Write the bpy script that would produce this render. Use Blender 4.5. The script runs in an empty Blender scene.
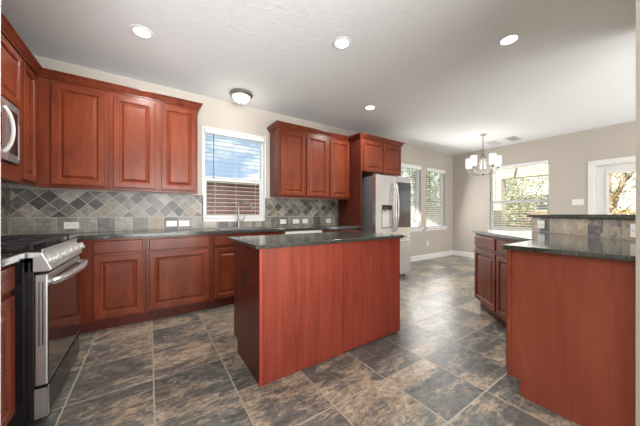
import bpy, bmesh, math, random
from mathutils import Vector, Matrix
PI = math.pi
sc = bpy.context.scene
COL = sc.collection

# ------------------------------------------------------------------ camera, sky, sun, area lights, exposure
cam_d = bpy.data.cameras.new('camera'); cam = bpy.data.objects.new('camera', cam_d); COL.objects.link(cam)
cam.location = (0, 0, 1.12); cam.rotation_euler = (PI / 2, 0, -math.radians(33.96))
cam_d.sensor_width = 36.0; cam_d.lens = 253.3 / 640 * 36; cam_d.shift_y = 1.2 / 640
cam_d.clip_start = 0.02; cam_d.clip_end = 200
sc.camera = cam

w = bpy.data.worlds.new('sky'); sc.world = w; w.use_nodes = True
nt = w.node_tree; nt.nodes.clear()
wo = nt.nodes.new('ShaderNodeOutputWorld'); bg = nt.nodes.new('ShaderNodeBackground')
tc = nt.nodes.new('ShaderNodeTexCoord')
mp = nt.nodes.new('ShaderNodeMapping'); mp.inputs['Scale'].default_value = (2.2, 2.2, 5.0); mp.inputs['Location'].default_value = (0.35, 0.1, 0.2)
nz = nt.nodes.new('ShaderNodeTexNoise'); nz.inputs['Scale'].default_value = 1.6; nz.inputs['Detail'].default_value = 8
cr = nt.nodes.new('ShaderNodeValToRGB'); cr.color_ramp.elements[0].position = .52; cr.color_ramp.elements[1].position = .66
sp = nt.nodes.new('ShaderNodeSeparateXYZ')
hz = nt.nodes.new('ShaderNodeMapRange'); hz.inputs[1].default_value = .45; hz.inputs[2].default_value = .8; hz.clamp = True
mx = nt.nodes.new('ShaderNodeMath'); mx.operation = 'MAXIMUM'
mc = nt.nodes.new('ShaderNodeMix'); mc.data_type = 'RGBA'
mc.inputs[6].default_value = (.31, .45, .64, 1); mc.inputs[7].default_value = (1.25, 1.25, 1.22, 1)
nt.links.new(tc.outputs['Generated'], mp.inputs[0]); nt.links.new(mp.outputs[0], nz.inputs['Vector'])
nt.links.new(nz.outputs['Fac'], cr.inputs[0]); nt.links.new(tc.outputs['Generated'], sp.inputs[0])
nt.links.new(sp.outputs[0], hz.inputs[0]); nt.links.new(hz.outputs[0], mx.inputs[0]); nt.links.new(cr.outputs[0], mx.inputs[1])
nt.links.new(mx.outputs[0], mc.inputs[0]); nt.links.new(mc.outputs[2], bg.inputs[0]); nt.links.new(bg.outputs[0], wo.inputs[0])
bg.inputs[1].default_value = 1.35

sun_d = bpy.data.lights.new('sun', 'SUN'); sun_d.energy = 13.0; sun_d.angle = .01; sun_d.color = (1, .95, .86)
sun = bpy.data.objects.new('sun', sun_d); COL.objects.link(sun)
sun.rotation_euler = Vector((.62, .14, -.77)).to_track_quat('-Z', 'Y').to_euler()

def area(name, loc, target, sx, sy, power, color=(1, 1, 1), spread=180):
    d = bpy.data.lights.new(name, 'AREA'); d.shape = 'RECTANGLE'; d.size = sx; d.size_y = sy; d.energy = power; d.color = color; d.spread = math.radians(spread)
    o = bpy.data.objects.new(name, d); COL.objects.link(o); o.location = loc
    o.rotation_euler = (Vector(target) - Vector(loc)).to_track_quat('-Z', 'Y').to_euler()
    return o
# added soft fill from behind the camera; the rear wall has no windows
area('rear_fill', (2.6, -3.05, 1.5), (2.6, 3, 1.6), 5.6, 2.0, 105, (1, .985, .96))
# added unseen fill lamps behind the camera, aimed up to brighten the ceiling
area('ceiling_fill', (1.0, -2.5, .4), (1.0, -2.45, 2.735), 3.6, 1.2, 92, (.97, .99, 1), 152)
area('ceiling_fill_left', (.05, -1.5, 1.15), (-.1, 3.3, 2.735), 1.7, 1.0, 42, (.97, .99, 1), 72)  # extra fill for the dim ceiling and wall on the range side
area('ceiling_fill_dining', (5.4, -2.5, .4), (5.0, -1.1, 2.735), 2.6, 1.2, 82, (.97, .99, 1), 152)  # extra fill for the ceiling on the dining side
# daylight entering by the dining windows
area('dining_window_daylight', (6.86, 2.28, 1.5), (0, 2.0, 1.1), 1.1, 1.5, 4, (1, .99, .97))
area('back_window_daylight', (5.6, 3.66, 1.55), (5.2, 0, .7), 1.9, 1.5, 37, (1, .99, .97))
sc.view_settings.view_transform = 'Standard'; sc.view_settings.look = 'None'; sc.view_settings.gamma = 1
sc.view_settings.use_curve_mapping = False
sc.view_settings.exposure = 0.25
sc.cycles.max_bounces = 10; sc.cycles.transparent_max_bounces = 24

# ------------------------------------------------------------------ mesh helpers
class MB:
    def __init__(s): s.bm = bmesh.new()
    def box(s, x0, x1, y0, y1, z0, z1):
        v = [s.bm.verts.new((x, y, z)) for z in (z0, z1) for y in (y0, y1) for x in (x0, x1)]
        for f in ((0, 2, 3, 1), (4, 5, 7, 6), (0, 1, 5, 4), (2, 6, 7, 3), (0, 4, 6, 2), (1, 3, 7, 5)):
            s.bm.faces.new([v[i] for i in f])
        return s
    def prism(s, pts, z0, z1):
        a = sum(pts[i][0] * pts[(i + 1) % len(pts)][1] - pts[(i + 1) % len(pts)][0] * pts[i][1] for i in range(len(pts)))
        if a < 0: pts = pts[::-1]
        lo = [s.bm.verts.new((x, y, z0)) for x, y in pts]; hi = [s.bm.verts.new((x, y, z1)) for x, y in pts]
        s.bm.faces.new(lo[::-1]); s.bm.faces.new(hi)
        n = len(pts)
        for i in range(n): s.bm.faces.new((lo[i], lo[(i + 1) % n], hi[(i + 1) % n], hi[i]))
        return s
    def extrude_x(s, pts, x0, x1):            # profile of (y, z) points run along x
        lo = [s.bm.verts.new((x0, y, z)) for y, z in pts]; hi = [s.bm.verts.new((x1, y, z)) for y, z in pts]
        n = len(pts); fs = [s.bm.faces.new(lo), s.bm.faces.new(hi[::-1])]
        for i in range(n): fs.append(s.bm.faces.new((lo[i], hi[i], hi[(i + 1) % n], lo[(i + 1) % n])))
        bmesh.ops.recalc_face_normals(s.bm, faces=fs)
        return s
    def sweep(s, path, prof, closed_prof=True):   # path of (x,y), profile of (outward, z), mitred; outward = right of travel
        n = len(path); rings = []
        for i, p in enumerate(path):
            p = Vector(p)
            d0 = (p - Vector(path[i - 1])).normalized() if i else None
            d1 = (Vector(path[i + 1]) - p).normalized() if i < n - 1 else None
            if d0 is None: d0 = d1
            if d1 is None: d1 = d0
            n0 = Vector((d0.y, -d0.x)); n1 = Vector((d1.y, -d1.x)); m = (n0 + n1); m = m / (m.dot(n0))
            rings.append([s.bm.verts.new((p.x + m.x * o, p.y + m.y * o, z)) for o, z in prof])
        k = len(prof); fs = []
        for a, b in zip(rings, rings[1:]):
            for j in range(k): fs.append(s.bm.faces.new((a[j], a[(j + 1) % k], b[(j + 1) % k], b[j])))
        fs.append(s.bm.faces.new(rings[0])); fs.append(s.bm.faces.new(rings[-1][::-1]))
        bmesh.ops.recalc_face_normals(s.bm, faces=fs)
        return s
    def tube(s, pts, r, seg=10, cap=True):
        pts = [Vector(p) for p in pts]; n = len(pts)
        rad = r if isinstance(r, (list, tuple)) else [r] * n
        t = [(pts[min(i + 1, n - 1)] - pts[max(i - 1, 0)]).normalized() for i in range(n)]
        u = t[0].orthogonal().normalized(); rings = []
        for i in range(n):
            u = (u - t[i] * u.dot(t[i])).normalized(); v = t[i].cross(u)
            rings.append([s.bm.verts.new(pts[i] + (u * math.cos(2 * PI * k / seg) + v * math.sin(2 * PI * k / seg)) * rad[i]) for k in range(seg)])
        for a, b in zip(rings, rings[1:]):
            for k in range(seg): s.bm.faces.new((a[k], a[(k + 1) % seg], b[(k + 1) % seg], b[k]))
        if cap: s.bm.faces.new(rings[0][::-1]); s.bm.faces.new(rings[-1])
        return s
    def lathe(s, prof, c=(0, 0, 0), seg=28, axis='z'):
        rings = []; cx, cy, cz = c
        for r, h in prof:
            ring = []
            for k in range(seg):
                a = 2 * PI * k / seg; p, q = r * math.cos(a), r * math.sin(a)
                co = {'z': (p, q, h), 'y': (q, h, p), 'x': (h, p, q)}[axis]
                ring.append(s.bm.verts.new((cx + co[0], cy + co[1], cz + co[2])))
            rings.append(ring)
        fs = []
        for a, b in zip(rings, rings[1:]):
            for k in range(seg): fs.append(s.bm.faces.new((a[k], a[(k + 1) % seg], b[(k + 1) % seg], b[k])))
        fs.append(s.bm.faces.new(rings[0][::-1])); fs.append(s.bm.faces.new(rings[-1]))
        bmesh.ops.recalc_face_normals(s.bm, faces=fs)
        return s
    def rings(s, x0, x1, z0, z1, prof):        # panel in the xz plane facing -y: prof of (inset, y)
        prev = None; fs = []
        for ins, y in prof:
            a, b, c, d = x0 + ins, x1 - ins, z0 + ins, z1 - ins
            cur = [s.bm.verts.new(p) for p in ((a, y, c), (b, y, c), (b, y, d), (a, y, d))]
            if prev is None: fs.append(s.bm.faces.new(cur[::-1]))
            else:
                for k in range(4): fs.append(s.bm.faces.new((prev[k], prev[(k + 1) % 4], cur[(k + 1) % 4], cur[k])))
            prev = cur
        fs.append(s.bm.faces.new(prev))
        bmesh.ops.recalc_face_normals(s.bm, faces=fs)
        return s
    def build(s, name, mat, parent=None, bevel=0.0, smooth=False, seg=2):
        me = bpy.data.meshes.new(name); s.bm.to_mesh(me); s.bm.free()
        o = bpy.data.objects.new(name, me); COL.objects.link(o)
        if mat: me.materials.append(mat)
        if parent: o.parent = parent
        if smooth:
            for p in me.polygons: p.use_smooth = True
            me.set_sharp_from_angle(angle=math.radians(40))
        if bevel:
            m = o.modifiers.new('bevel', 'BEVEL'); m.width = bevel; m.segments = seg; m.limit_method = 'ANGLE'; m.angle_limit = math.radians(40)
        return o

def tag(o, label=None, cat=None, group=None, kind=None):
    if label: o['label'] = label
    if cat: o['category'] = cat
    if group: o['group'] = group
    if kind: o['kind'] = kind
    return o
def thing(name, label, cat, loc=(0, 0, 0), rz=0, group=None):
    o = bpy.data.objects.new(name, None); COL.objects.link(o); o.empty_display_size = .1
    o.location = loc; o.rotation_euler = (0, 0, rz)
    return tag(o, label, cat, group)
def struct(o, label=None, cat=None): return tag(o, label, cat, None, 'structure')
def copy_tree(o, parent=None):
    c = o.copy(); COL.objects.link(c)
    if parent: c.parent = parent
    for ch in list(o.children): copy_tree(ch, c)
    return c
def bez(p0, p1, p2, p3, n=12):
    p0, p1, p2, p3 = map(Vector, (p0, p1, p2, p3)); out = []
    for i in range(n + 1):
        t = i / n; out.append(p0 * (1 - t) ** 3 + p1 * 3 * t * (1 - t) ** 2 + p2 * 3 * t * t * (1 - t) + p3 * t ** 3)
    return out

# ------------------------------------------------------------------ materials
class NT:
    def __init__(s, name):
        s.m = bpy.data.materials.new(name); s.m.use_nodes = True; s.t = s.m.node_tree; s.t.nodes.clear()
        s.out = s.t.nodes.new('ShaderNodeOutputMaterial')
    def n(s, ty, **kw):
        o = s.t.nodes.new('ShaderNode' + ty)
        for k, v in kw.items(): setattr(o, k, v)
        return o
    def l(s, a, b): s.t.links.new(a, b)
    def put(s, sock, v):
        if hasattr(v, 'is_output'): s.l(v, sock)
        elif v is not None: sock.default_value = v
    def math(s, op, a, b=None, c=None):
        o = s.n('Math', operation=op)
        for i, v in enumerate((a, b, c)):
            if v is not None: s.put(o.inputs[i], v)
        return o.outputs[0]
    def mix(s, f, a, b, blend='MIX'):
        o = s.n('Mix', data_type='RGBA', blend_type=blend); s.put(o.inputs[0], f)
        s.put(o.inputs[6], a if hasattr(a, 'is_output') else (*a, 1)); s.put(o.inputs[7], b if hasattr(b, 'is_output') else (*b, 1))
        return o.outputs[2]
    def ramp(s, f, stops, interp='LINEAR'):
        o = s.n('ValToRGB'); o.color_ramp.interpolation = interp; e = o.color_ramp.elements
        while len(e) < len(stops): e.new(.5)
        for q, (p, c) in zip(e, stops): q.position = p; q.color = (*c, 1) if not isinstance(c, (int, float)) else (c, c, c, 1)
        s.put(o.inputs[0], f); return o.outputs[0]
    def noise(s, vec, scale, detail=4, rough=.5, dist=0.0):
        o = s.n('TexNoise'); s.put(o.inputs['Vector'], vec); o.inputs['Scale'].default_value = scale
        o.inputs['Detail'].default_value = detail; o.inputs['Roughness'].default_value = rough; o.inputs['Distortion'].default_value = dist
        return o.outputs['Fac']
    def obj(s): return s.n('TexCoord').outputs['Object']
    def mapping(s, vec, scale=(1, 1, 1), loc=(0, 0, 0)):
        o = s.n('Mapping'); s.put(o.inputs[0], vec); s.put(o.inputs['Scale'], scale); s.put(o.inputs['Location'], loc); return o.outputs[0]
    def bump(s, h, strength, dist=.01):
        o = s.n('Bump'); s.put(o.inputs['Height'], h); o.inputs['Strength'].default_value = strength; o.inputs['Distance'].default_value = dist
        return o.outputs[0]
    def bsdf(s, color, rough=.5, metal=0.0, normal=None, coat=0.0, coat_rough=.1, **kw):
        b = s.n('BsdfPrincipled')
        s.put(b.inputs['Base Color'], color if hasattr(color, 'is_output') else (*color, 1)); s.put(b.inputs['Roughness'], rough); s.put(b.inputs['Metallic'], metal)
        if normal is not None: s.l(normal, b.inputs['Normal'])
        b.inputs['Coat Weight'].default_value = coat; b.inputs['Coat Roughness'].default_value = coat_rough
        for k, v in kw.items(): s.put(b.inputs[k], v)
        s.l(b.outputs[0], s.out.inputs[0]); return b
def flat(name, col, rough=.5, metal=0.0, coat=0.0, **kw):
    t = NT(name); nv = t.noise(t.obj(), 40, 3)
    c = t.mix(.08, col, t.ramp(nv, [(0, tuple(v * .7 for v in col)), (1, tuple(min(1, v * 1.2) for v in col))]))
    t.bsdf(c, rough, metal, coat=coat, **kw); return t.m

def wood(name, a, b, grain=1.0, rough=.32, coat=.35, streak=(16, 16, .9)):
    t = NT(name); v = t.mapping(t.obj(), streak)
    n1 = t.noise(v, 1.6, 6, .6, .8); n2 = t.noise(t.mapping(t.obj(), (90, 90, 2.2)), 1.0, 3)
    n3 = t.noise(t.obj(), 1.7, 2)
    f = t.math('ADD', t.math('MULTIPLY', n1, .6), t.math('ADD', t.math('MULTIPLY', n2, .22 * grain), t.math('MULTIPLY', n3, .25)))
    c = t.ramp(f, [(.34, a), (.72, b)])
    t.bsdf(c, rough, normal=t.bump(n1, .03 * grain, .002), coat=coat * .15, coat_rough=.25, **{'Specular IOR Level': .26}); return t.m
M = {}
M['cherry'] = wood('cherry_wood', (.09, .017, .007), (.235, .048, .018), .4, streak=(7, 7, 1.0))
M['cherry_door'] = wood('cherry_wood_door', (.10, .019, .008), (.265, .056, .020), .35, streak=(5, 5, 1.2))
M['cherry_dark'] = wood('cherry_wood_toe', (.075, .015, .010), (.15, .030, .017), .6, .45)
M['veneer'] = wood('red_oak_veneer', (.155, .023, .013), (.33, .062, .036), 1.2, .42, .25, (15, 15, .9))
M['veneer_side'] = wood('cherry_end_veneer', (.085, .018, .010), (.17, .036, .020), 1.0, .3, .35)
M['maple'] = wood('stained_maple_panel', (.23, .052, .028), (.36, .092, .053), .7, .4, .2, (7, 7, .8))
M['corner_trim'] = flat('bright_cherry_trim', (.36, .045, .03), .35, coat=.3)

def granite():
    t = NT('speckled_dark_granite'); o = t.obj()
    v = t.n('TexVoronoi'); t.l(o, v.inputs['Vector']); v.inputs['Scale'].default_value = 210
    n = t.noise(o, 90, 6, .7)
    f = t.math('MULTIPLY', v.outputs['Distance'], n)
    c = t.ramp(f, [(.10, (.012, .013, .012)), (.3, (.05, .052, .045)), (.46, (.17, .165, .14))])
    t.bsdf(c, .12, coat=.05, coat_rough=.05, **{'Specular IOR Level': .45}); return t.m
M['granite'] = granite()

def paint(name, col, bump=.05, scale=120, rough=.75):
    t = NT(name); n = t.noise(t.obj(), scale, 4); n2 = t.noise(t.obj(), 1.2, 2)
    c = t.mix(n2, tuple(v * .97 for v in col), col)
    t.bsdf(c, rough, normal=t.bump(n, bump, .004)); return t.m
M['wall'] = paint('beige_wall_paint', (.50, .455, .40))
M['white'] = paint('white_trim_paint', (.78, .77, .75), .02, 60, .4)
M['vinyl'] = flat('white_vinyl', (.8, .8, .79), .35)
def ceiling_mat():
    t = NT('textured_white_ceiling'); o = t.obj()
    n = t.noise(o, 16, 6, .6, .6); h = t.ramp(n, [(.45, 0), (.58, 1)])
    t.bsdf((.77, .775, .775), .85, normal=t.bump(h, .35, .006)); return t.m
M['ceiling'] = ceiling_mat()

def floor_mat():
    t = NT('slate_look_floor_tile'); o = t.obj(); s = t.n('SeparateXYZ'); t.l(o, s.inputs[0])
    P_ = .4360
    u = t.math('DIVIDE', t.math('SUBTRACT', s.outputs[0], .024), P_); v = t.math('DIVIDE', t.math('SUBTRACT', s.outputs[1], 2.053), P_)
    def edge(x):
        f = t.math('FRACT', t.math('ADD', x, 100.0)); return t.math('MINIMUM', f, t.math('SUBTRACT', 1.0, f))
    e = t.math('MINIMUM', edge(u), edge(v)); grout = t.math('LESS_THAN', e, .0095)
    cid = t.n('CombineXYZ'); t.l(t.math('FLOOR', u), cid.inputs[0]); t.l(t.math('FLOOR', v), cid.inputs[1])
    wn = t.n('TexWhiteNoise', noise_dimensions='3D'); t.l(cid.outputs[0], wn.inputs['Vector'])
    off = t.n('VectorMath', operation='SCALE'); t.l(wn.outputs['Color'], off.inputs[0]); off.inputs['Scale'].default_value = 30
    ad = t.n('VectorMath', operation='ADD'); t.l(t.mapping(o, (1, 1.7, 1)), ad.inputs[0]); t.l(off.outputs[0], ad.inputs[1])
    p = ad.outputs[0]
    big = t.noise(p, 1.25, 12, .74, .5); fine = t.noise(p, 15, 10, .74, .8); vein = t.noise(t.mapping(p, (1.0, 3.6, 1)), 3.4, 12, .78, 1.2)
    f = t.math('ADD', t.math('ADD', t.math('MULTIPLY', big, .68), t.math('MULTIPLY', vein, .32)), t.math('MULTIPLY', t.math('SUBTRACT', wn.outputs['Value'], .75), .06))
    c = t.ramp(f, [(.41, (.088, .089, .084)), (.475, (.118, .117, .110)), (.495, (.15, .142, .128)), (.512, (.34, .26, .18)), (.535, (.19, .155, .122)), (.56, (.42, .335, .25)), (.61, (.22, .18, .145)), (.66, (.135, .13, .12))])
    rn = t.noise(t.mapping(p, (1, 1.6, 1)), 5.5, 9, .68, 1.0); ridge = t.math('ABSOLUTE', t.math('SUBTRACT', rn, .5))
    line = t.math('MULTIPLY', t.ramp(ridge, [(.0, 1.0), (.016, 0.0)]), t.ramp(big, [(.42, 0.1), (.55, .75)]))
    c = t.mix(line, c, (.46, .40, .32))
    c = t.mix(.9, c, t.ramp(fine, [(.34, (.45, .45, .45)), (.5, (1, 1, 1)), (.64, (1.6, 1.55, 1.48))]), 'MULTIPLY')
    c = t.mix(grout, c, (.40, .355, .29))
    r = t.math('ADD', .22, t.math('MULTIPLY', fine, .16)); r = t.math('ADD', r, t.math('MULTIPLY', grout, .45))
    h = t.math('SUBTRACT', t.math('ADD', t.math('MULTIPLY', fine, .35), t.math('MULTIPLY', vein, .5)), t.math('MULTIPLY', grout, .9))
    t.bsdf(c, r, normal=t.bump(h, .09, .005), **{'Specular IOR Level': t.math('SUBTRACT', .75, t.math('MULTIPLY', grout, .65))}); return t.m
M['floor'] = floor_mat()

def splash_mat(name='tumbled_slate_backsplash', warm=0.0, contrast=1.0):
    t = NT(name); o = t.obj(); s = t.n('SeparateXYZ'); t.l(o, s.inputs[0]); x, z = s.outputs[0], s.outputs[2]
    D, Z0, S = .147, 1.085, .159
    a = t.math('DIVIDE', t.math('ADD', x, .713), D); b = t.math('DIVIDE', t.math('SUBTRACT', z, Z0), D)
    p1, q1 = t.math('ADD', a, b), t.math('SUBTRACT', a, b)
    p2, q2 = t.math('DIVIDE', t.math('ADD', x, .168), S), t.math('DIVIDE', t.math('SUBTRACT', z, Z0), S)
    low = t.math('LESS_THAN', z, Z0)
    def edge(v):
        f = t.math('FRACT', t.math('ADD', v, 100.0)); return t.math('MINIMUM', f, t.math('SUBTRACT', 1.0, f))
    g1 = t.math('LESS_THAN', t.math('MINIMUM', edge(p1), edge(q1)), .024); g2 = t.math('LESS_THAN', t.math('MINIMUM', edge(p2), edge(q2)), .013)
    line = t.math('LESS_THAN', t.math('ABSOLUTE', t.math('SUBTRACT', z, Z0)), .0028)
    sel = lambda i, j: t.math('ADD', t.math('MULTIPLY', low, i), t.math('MULTIPLY', t.math('SUBTRACT', 1.0, low), j))
    grout = t.math('MAXIMUM', sel(g2, g1), line)
    cid = t.n('CombineXYZ'); t.l(sel(t.math('FLOOR', p2), t.math('FLOOR', p1)), cid.inputs[0]); t.l(sel(t.math('FLOOR', q2), t.math('FLOOR', q1)), cid.inputs[1]); t.l(low, cid.inputs[2])
    wn = t.n('TexWhiteNoise', noise_dimensions='3D'); t.l(cid.outputs[0], wn.inputs['Vector'])
    base = t.ramp(wn.outputs['Value'], [(0, (.075, .072, .067)), (.18, (.14, .132, .119)), (.38, (.215, .20, .174)), (.58, (.285, .262, .226)), (.8, (.36, .332, .285)), (.94, (.27, .21, .145))], 'CONSTANT')
    off = t.n('VectorMath', operation='SCALE'); t.l(wn.outputs['Color'], off.inputs[0]); off.inputs['Scale'].default_value = 20
    ad = t.n('VectorMath', operation='ADD'); t.l(o, ad.inputs[0]); t.l(off.outputs[0], ad.inputs[1])
    n = t.noise(ad.outputs[0], 11, 10, .74, .7)
    c = t.mix(.95, base, t.ramp(n, [(.33, (.5, .5, .5)), (.5, (1, 1, 1)), (.64, (1.5, 1.45, 1.35))]), 'MULTIPLY')
    if warm:
        c = t.mix(warm, c, t.ramp(t.math('ADD', t.noise(ad.outputs[0], 6, 8, .75, 1.5), t.math('MULTIPLY', t.math('SUBTRACT', wn.outputs['Value'], .5), .30)), [(.36, (.10, .088, .09)), (.44, (.19, .16, .165)), (.50, (.40, .37, .32)), (.57, (.36, .25, .14)), (.66, (.50, .45, .37))]))
    c = t.mix(grout, c, (.46, .435, .385))
    t.bsdf(c, .42, normal=t.bump(t.math('SUBTRACT', n, grout), .25, .004)); return t.m
M['splash'] = splash_mat()
M['splash_warm'] = splash_mat('multicolour_slate_tile', .9)

def steel(name, col=(.62, .61, .60), rough=.33, axis=(1, 1, 8), metal=.85):
    t = NT(name); n = t.noise(t.mapping(t.obj(), axis), 3, 2)
    t.bsdf(t.ramp(n, [(.3, tuple(v * .95 for v in col)), (.7, col)]), rough, metal); return t.m
M['steel'] = steel('brushed_steel'); M['steel_v'] = steel('brushed_steel_vertical', (.66, .65, .64), .27, (5, 5, .2), .92)
M['chrome'] = steel('polished_steel', (.72, .72, .72), .24)
M['knob'] = steel('satin_knob_metal', (.55, .54, .53), .42, (9, 9, 9), .6)
M['sink_steel'] = steel('dark_sink_steel', (.22, .225, .235), .4)
M['nickel'] = steel('brushed_nickel', (.34, .32, .295), .34, (30, 30, 30))
M['grey_side'] = flat('grey_enamel', (.19, .19, .19), .4, .3)
M['black_enamel'] = flat('black_enamel', (.012, .012, .013), .25)
M['iron'] = flat('cast_iron', (.018, .018, .019), .5)
M['black_glass'] = flat('black_oven_glass', (.010, .008, .008), .05, coat=.6)
M['dark_glass'] = flat('dark_door_glass', (.055, .055, .055), .12, coat=.2)
M['black'] = flat('black_plastic', (.01, .01, .01), .4)
M['plate'] = flat('white_plastic', (.80, .79, .76), .35)
M['slot'] = flat('outlet_slot', (.14, .13, .12), .5)
M['wand'] = flat('grey_wand', (.12, .14, .15), .4)
M['vent'] = flat('vent_white', (.62, .61, .6), .5); M['vent_dark'] = flat('vent_duct', (.17, .165, .16), .6)
def glass():
    t = NT('clear_window_glass'); a = t.n('BsdfTransparent'); b = t.n('BsdfGlossy'); b.inputs['Roughness'].default_value = .02
    f = t.n('Fresnel'); f.inputs[0].default_value = 1.3; nn = t.noise(t.obj(), 1.0, 2); a.inputs[0].default_value = (.97, .98, .98, 1)
    m = t.n('MixShader'); t.l(t.math('MULTIPLY', f.outputs[0], t.math('ADD', .45, t.math('MULTIPLY', nn, .1))), m.inputs[0])
    t.l(a.outputs[0], m.inputs[1]); t.l(b.outputs[0], m.inputs[2]); t.l(m.outputs[0], t.out.inputs[0]); return t.m
M['glass'] = glass()
def slat_mat():
    t = NT('white_blind_slat'); d = t.n('BsdfDiffuse'); tr = t.n('BsdfTranslucent'); m = t.n('MixShader')
    n = t.noise(t.mapping(t.obj(), (3, 3, 60)), 2, 2); c = t.ramp(n, [(0, (.76, .76, .75)), (1, (.84, .84, .83))])
    t.l(c, d.inputs[0]); t.l(c, tr.inputs[0]); m.inputs[0].default_value = .3
    t.l(d.outputs[0], m.inputs[1]); t.l(tr.outputs[0], m.inputs[2]); t.l(m.outputs[0], t.out.inputs[0]); return t.m
M['slat'] = slat_mat()
def emit(name, col, s):
    t = NT(name); e = t.n('Emission'); n = t.noise(t.obj(), 8, 2)
    t.l(t.mix(n, col, tuple(v * .96 for v in col)), e.inputs[0]); e.inputs[1].default_value = s; t.l(e.outputs[0], t.out.inputs[0]); return t.m
M['lamp'] = emit('lit_lens', (1, .97, .92), 9.0)
M['shade'] = emit('lit_frosted_shade', (1, .97, .91), 1.05)
M['dome'] = emit('lit_frosted_dome', (1, .96, .88), 1.3)
def brick_mat():
    t = NT('red_brick'); o = t.obj(); s = t.n('SeparateXYZ'); t.l(o, s.inputs[0]); c = t.n('CombineXYZ')
    t.l(s.outputs[0], c.inputs[0]); t.l(s.outputs[2], c.inputs[1])
    b = t.n('TexBrick'); t.l(c.outputs[0], b.inputs['Vector']); b.inputs['Scale'].default_value = 4.2
    b.inputs['Color1'].default_value = (.27, .10, .085, 1); b.inputs['Color2'].default_value = (.18, .075, .08, 1); b.inputs['Mortar'].default_value = (.36, .30, .28, 1)
    b.inputs['Mortar Size'].default_value = .022
    t.bsdf(b.outputs['Color'], .85); return t.m
M['brick'] = brick_mat()
M['fascia'] = flat('dark_brown_fascia', (.075, .05, .035), .7)
M['cream'] = flat('cream_painted_wood', (.56, .48, .33), .6)
M['patio_ceiling'] = flat('cream_patio_boards', (.72, .64, .46), .7)
M['bark'] = flat('pale_tan_bark', (.42, .31, .20), .8)
M['fence'] = wood('weathered_fence_wood', (.23, .12, .06), (.45, .27, .16), 1.0, .8, 0)
M['fence_grey'] = wood('bleached_fence_wood', (.36, .36, .37), (.58, .58, .58), 1.0, .8, 0)
M['siding'] = flat('grey_green_siding', (.30, .32, .29), .7)
M['shingle'] = flat('dark_roof_shingle', (.06, .058, .055), .9)
def leaf(name, a, b):
    t = NT(name); n = t.noise(t.obj(), 5, 3); c = t.ramp(n, [(.35, a), (.65, b)])
    d = t.n('BsdfDiffuse'); tr = t.n('BsdfTranslucent'); m = t.n('MixShader'); m.inputs[0].default_value = .4
    t.l(c, d.inputs[0]); t.l(c, tr.inputs[0]); t.l(d.outputs[0], m.inputs[1]); t.l(tr.outputs[0], m.inputs[2]); t.l(m.outputs[0], t.out.inputs[0]); return t.m
M['leaf'] = leaf('green_leaves', (.12, .20, .06), (.36, .44, .17)); M['leaf_olive'] = leaf('olive_leaves', (.38, .42, .22), (.70, .70, .50))
def lawn_mat():
    t = NT('dry_lawn'); n = t.noise(t.obj(), 9, 6); t.bsdf(t.ramp(n, [(.3, (.20, .22, .09)), (.7, (.46, .40, .26))]), .9); return t.m
M['lawn'] = lawn_mat()

# ------------------------------------------------------------------ setting
WY, LX, RX, CZ = 3.75, -1.14, 6.95, 2.735
T = .15
def wall_along(name, axis, at, th, a0, a1, z0, z1, holes, mat):
    """Wall along x or y at coordinate `at`, thickness th outward; holes = (a0, a1, z0, z1)."""
    m = MB(); xs = sorted(holes); cur = a0
    def seg(p, q, u, v):
        if q - p < 1e-4 or v - u < 1e-4: return
        lo, hi = min(at, at + th), max(at, at + th)
        m.box(p, q, lo, hi, u, v) if axis == 'x' else m.box(lo, hi, p, q, u, v)
    for h in xs:
        seg(cur, h[0], z0, z1); seg(h[0], h[1], z0, h[2]); seg(h[0], h[1], h[3], z1); cur = h[1]
    seg(cur, a1, z0, z1)
    o = m.build(name, mat); struct(o); return o
K = (.612, 1.485, 1.045, 2.302)                 # kitchen window
WA, WB = (4.64, 5.50, .79, 2.29), (5.71, 6.57, .79, 2.29)
WR = (1.72, 2.84, .74, 2.27)                    # dining window in the right wall
DR = (.10, 1.06, 0.0, 2.03)                     # garden door
struct(MB().box(LX - T, RX + T, -3.3, WY + T, -.12, 0).build('floor', M['floor']))
struct(MB().box(LX - T, RX + T, -3.3, WY + T, CZ, CZ + .12).build('ceiling', M['ceiling']))
wall_along('wall_back', 'x', WY, T, LX - T, RX + T, 0, CZ, [K, WA, WB], M['wall'])
wall_along('wall_left', 'y', LX, -T, -3.15, WY, 0, CZ, [], M['wall'])
wall_along('wall_right', 'y', RX, T, -3.15, WY, 0, CZ, [WR, DR], M['wall'])
wall_along('wall_rear', 'x', -3.15, -T, LX - T, RX + T, 0, CZ, [], M['wall'])
struct(MB().box(LX, -.3175, .88, 1.0, 0, CZ).build('wall_front', M['white']))
struct(MB().box(1.862, 3.6, .03, .156, 0, CZ).build('wall_near', M['wall']))
def baseboard(name, pts, flip=1):
    prof = [(0, .0), (.014, .0), (.014, .10), (.008, .118), (0, .122)]
    struct(MB().sweep(pts, prof).build(name, M['white']))
baseboard('baseboard_back', [(4.06, WY - .001), (RX - .001, WY - .001)])
baseboard('baseboard_right', [(RX - .001, WY - .02), (RX - .001, 1.17)])

# backsplash tiles (thin slabs fixed to the wall)
SPL = 1.374
o = MB().box(LX, K[0] - .005, WY - .012, WY - .0005, .926, SPL).box(K[0] - .005, K[1] + .005, WY - .012, WY - .0005, .926, K[2] - .03).box(K[1] + .005, 2.948, WY - .012, WY - .0005, .926, SPL).build('wall_backsplash', M['splash']); struct(o)
o = MB().box(0, 2.74, -.012, -.0005, .926, SPL).build('wall_backsplash_left', M['splash']); o.location = (LX, 1.0, 0); o.rotation_euler = (0, 0, PI / 2); struct(o)

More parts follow.
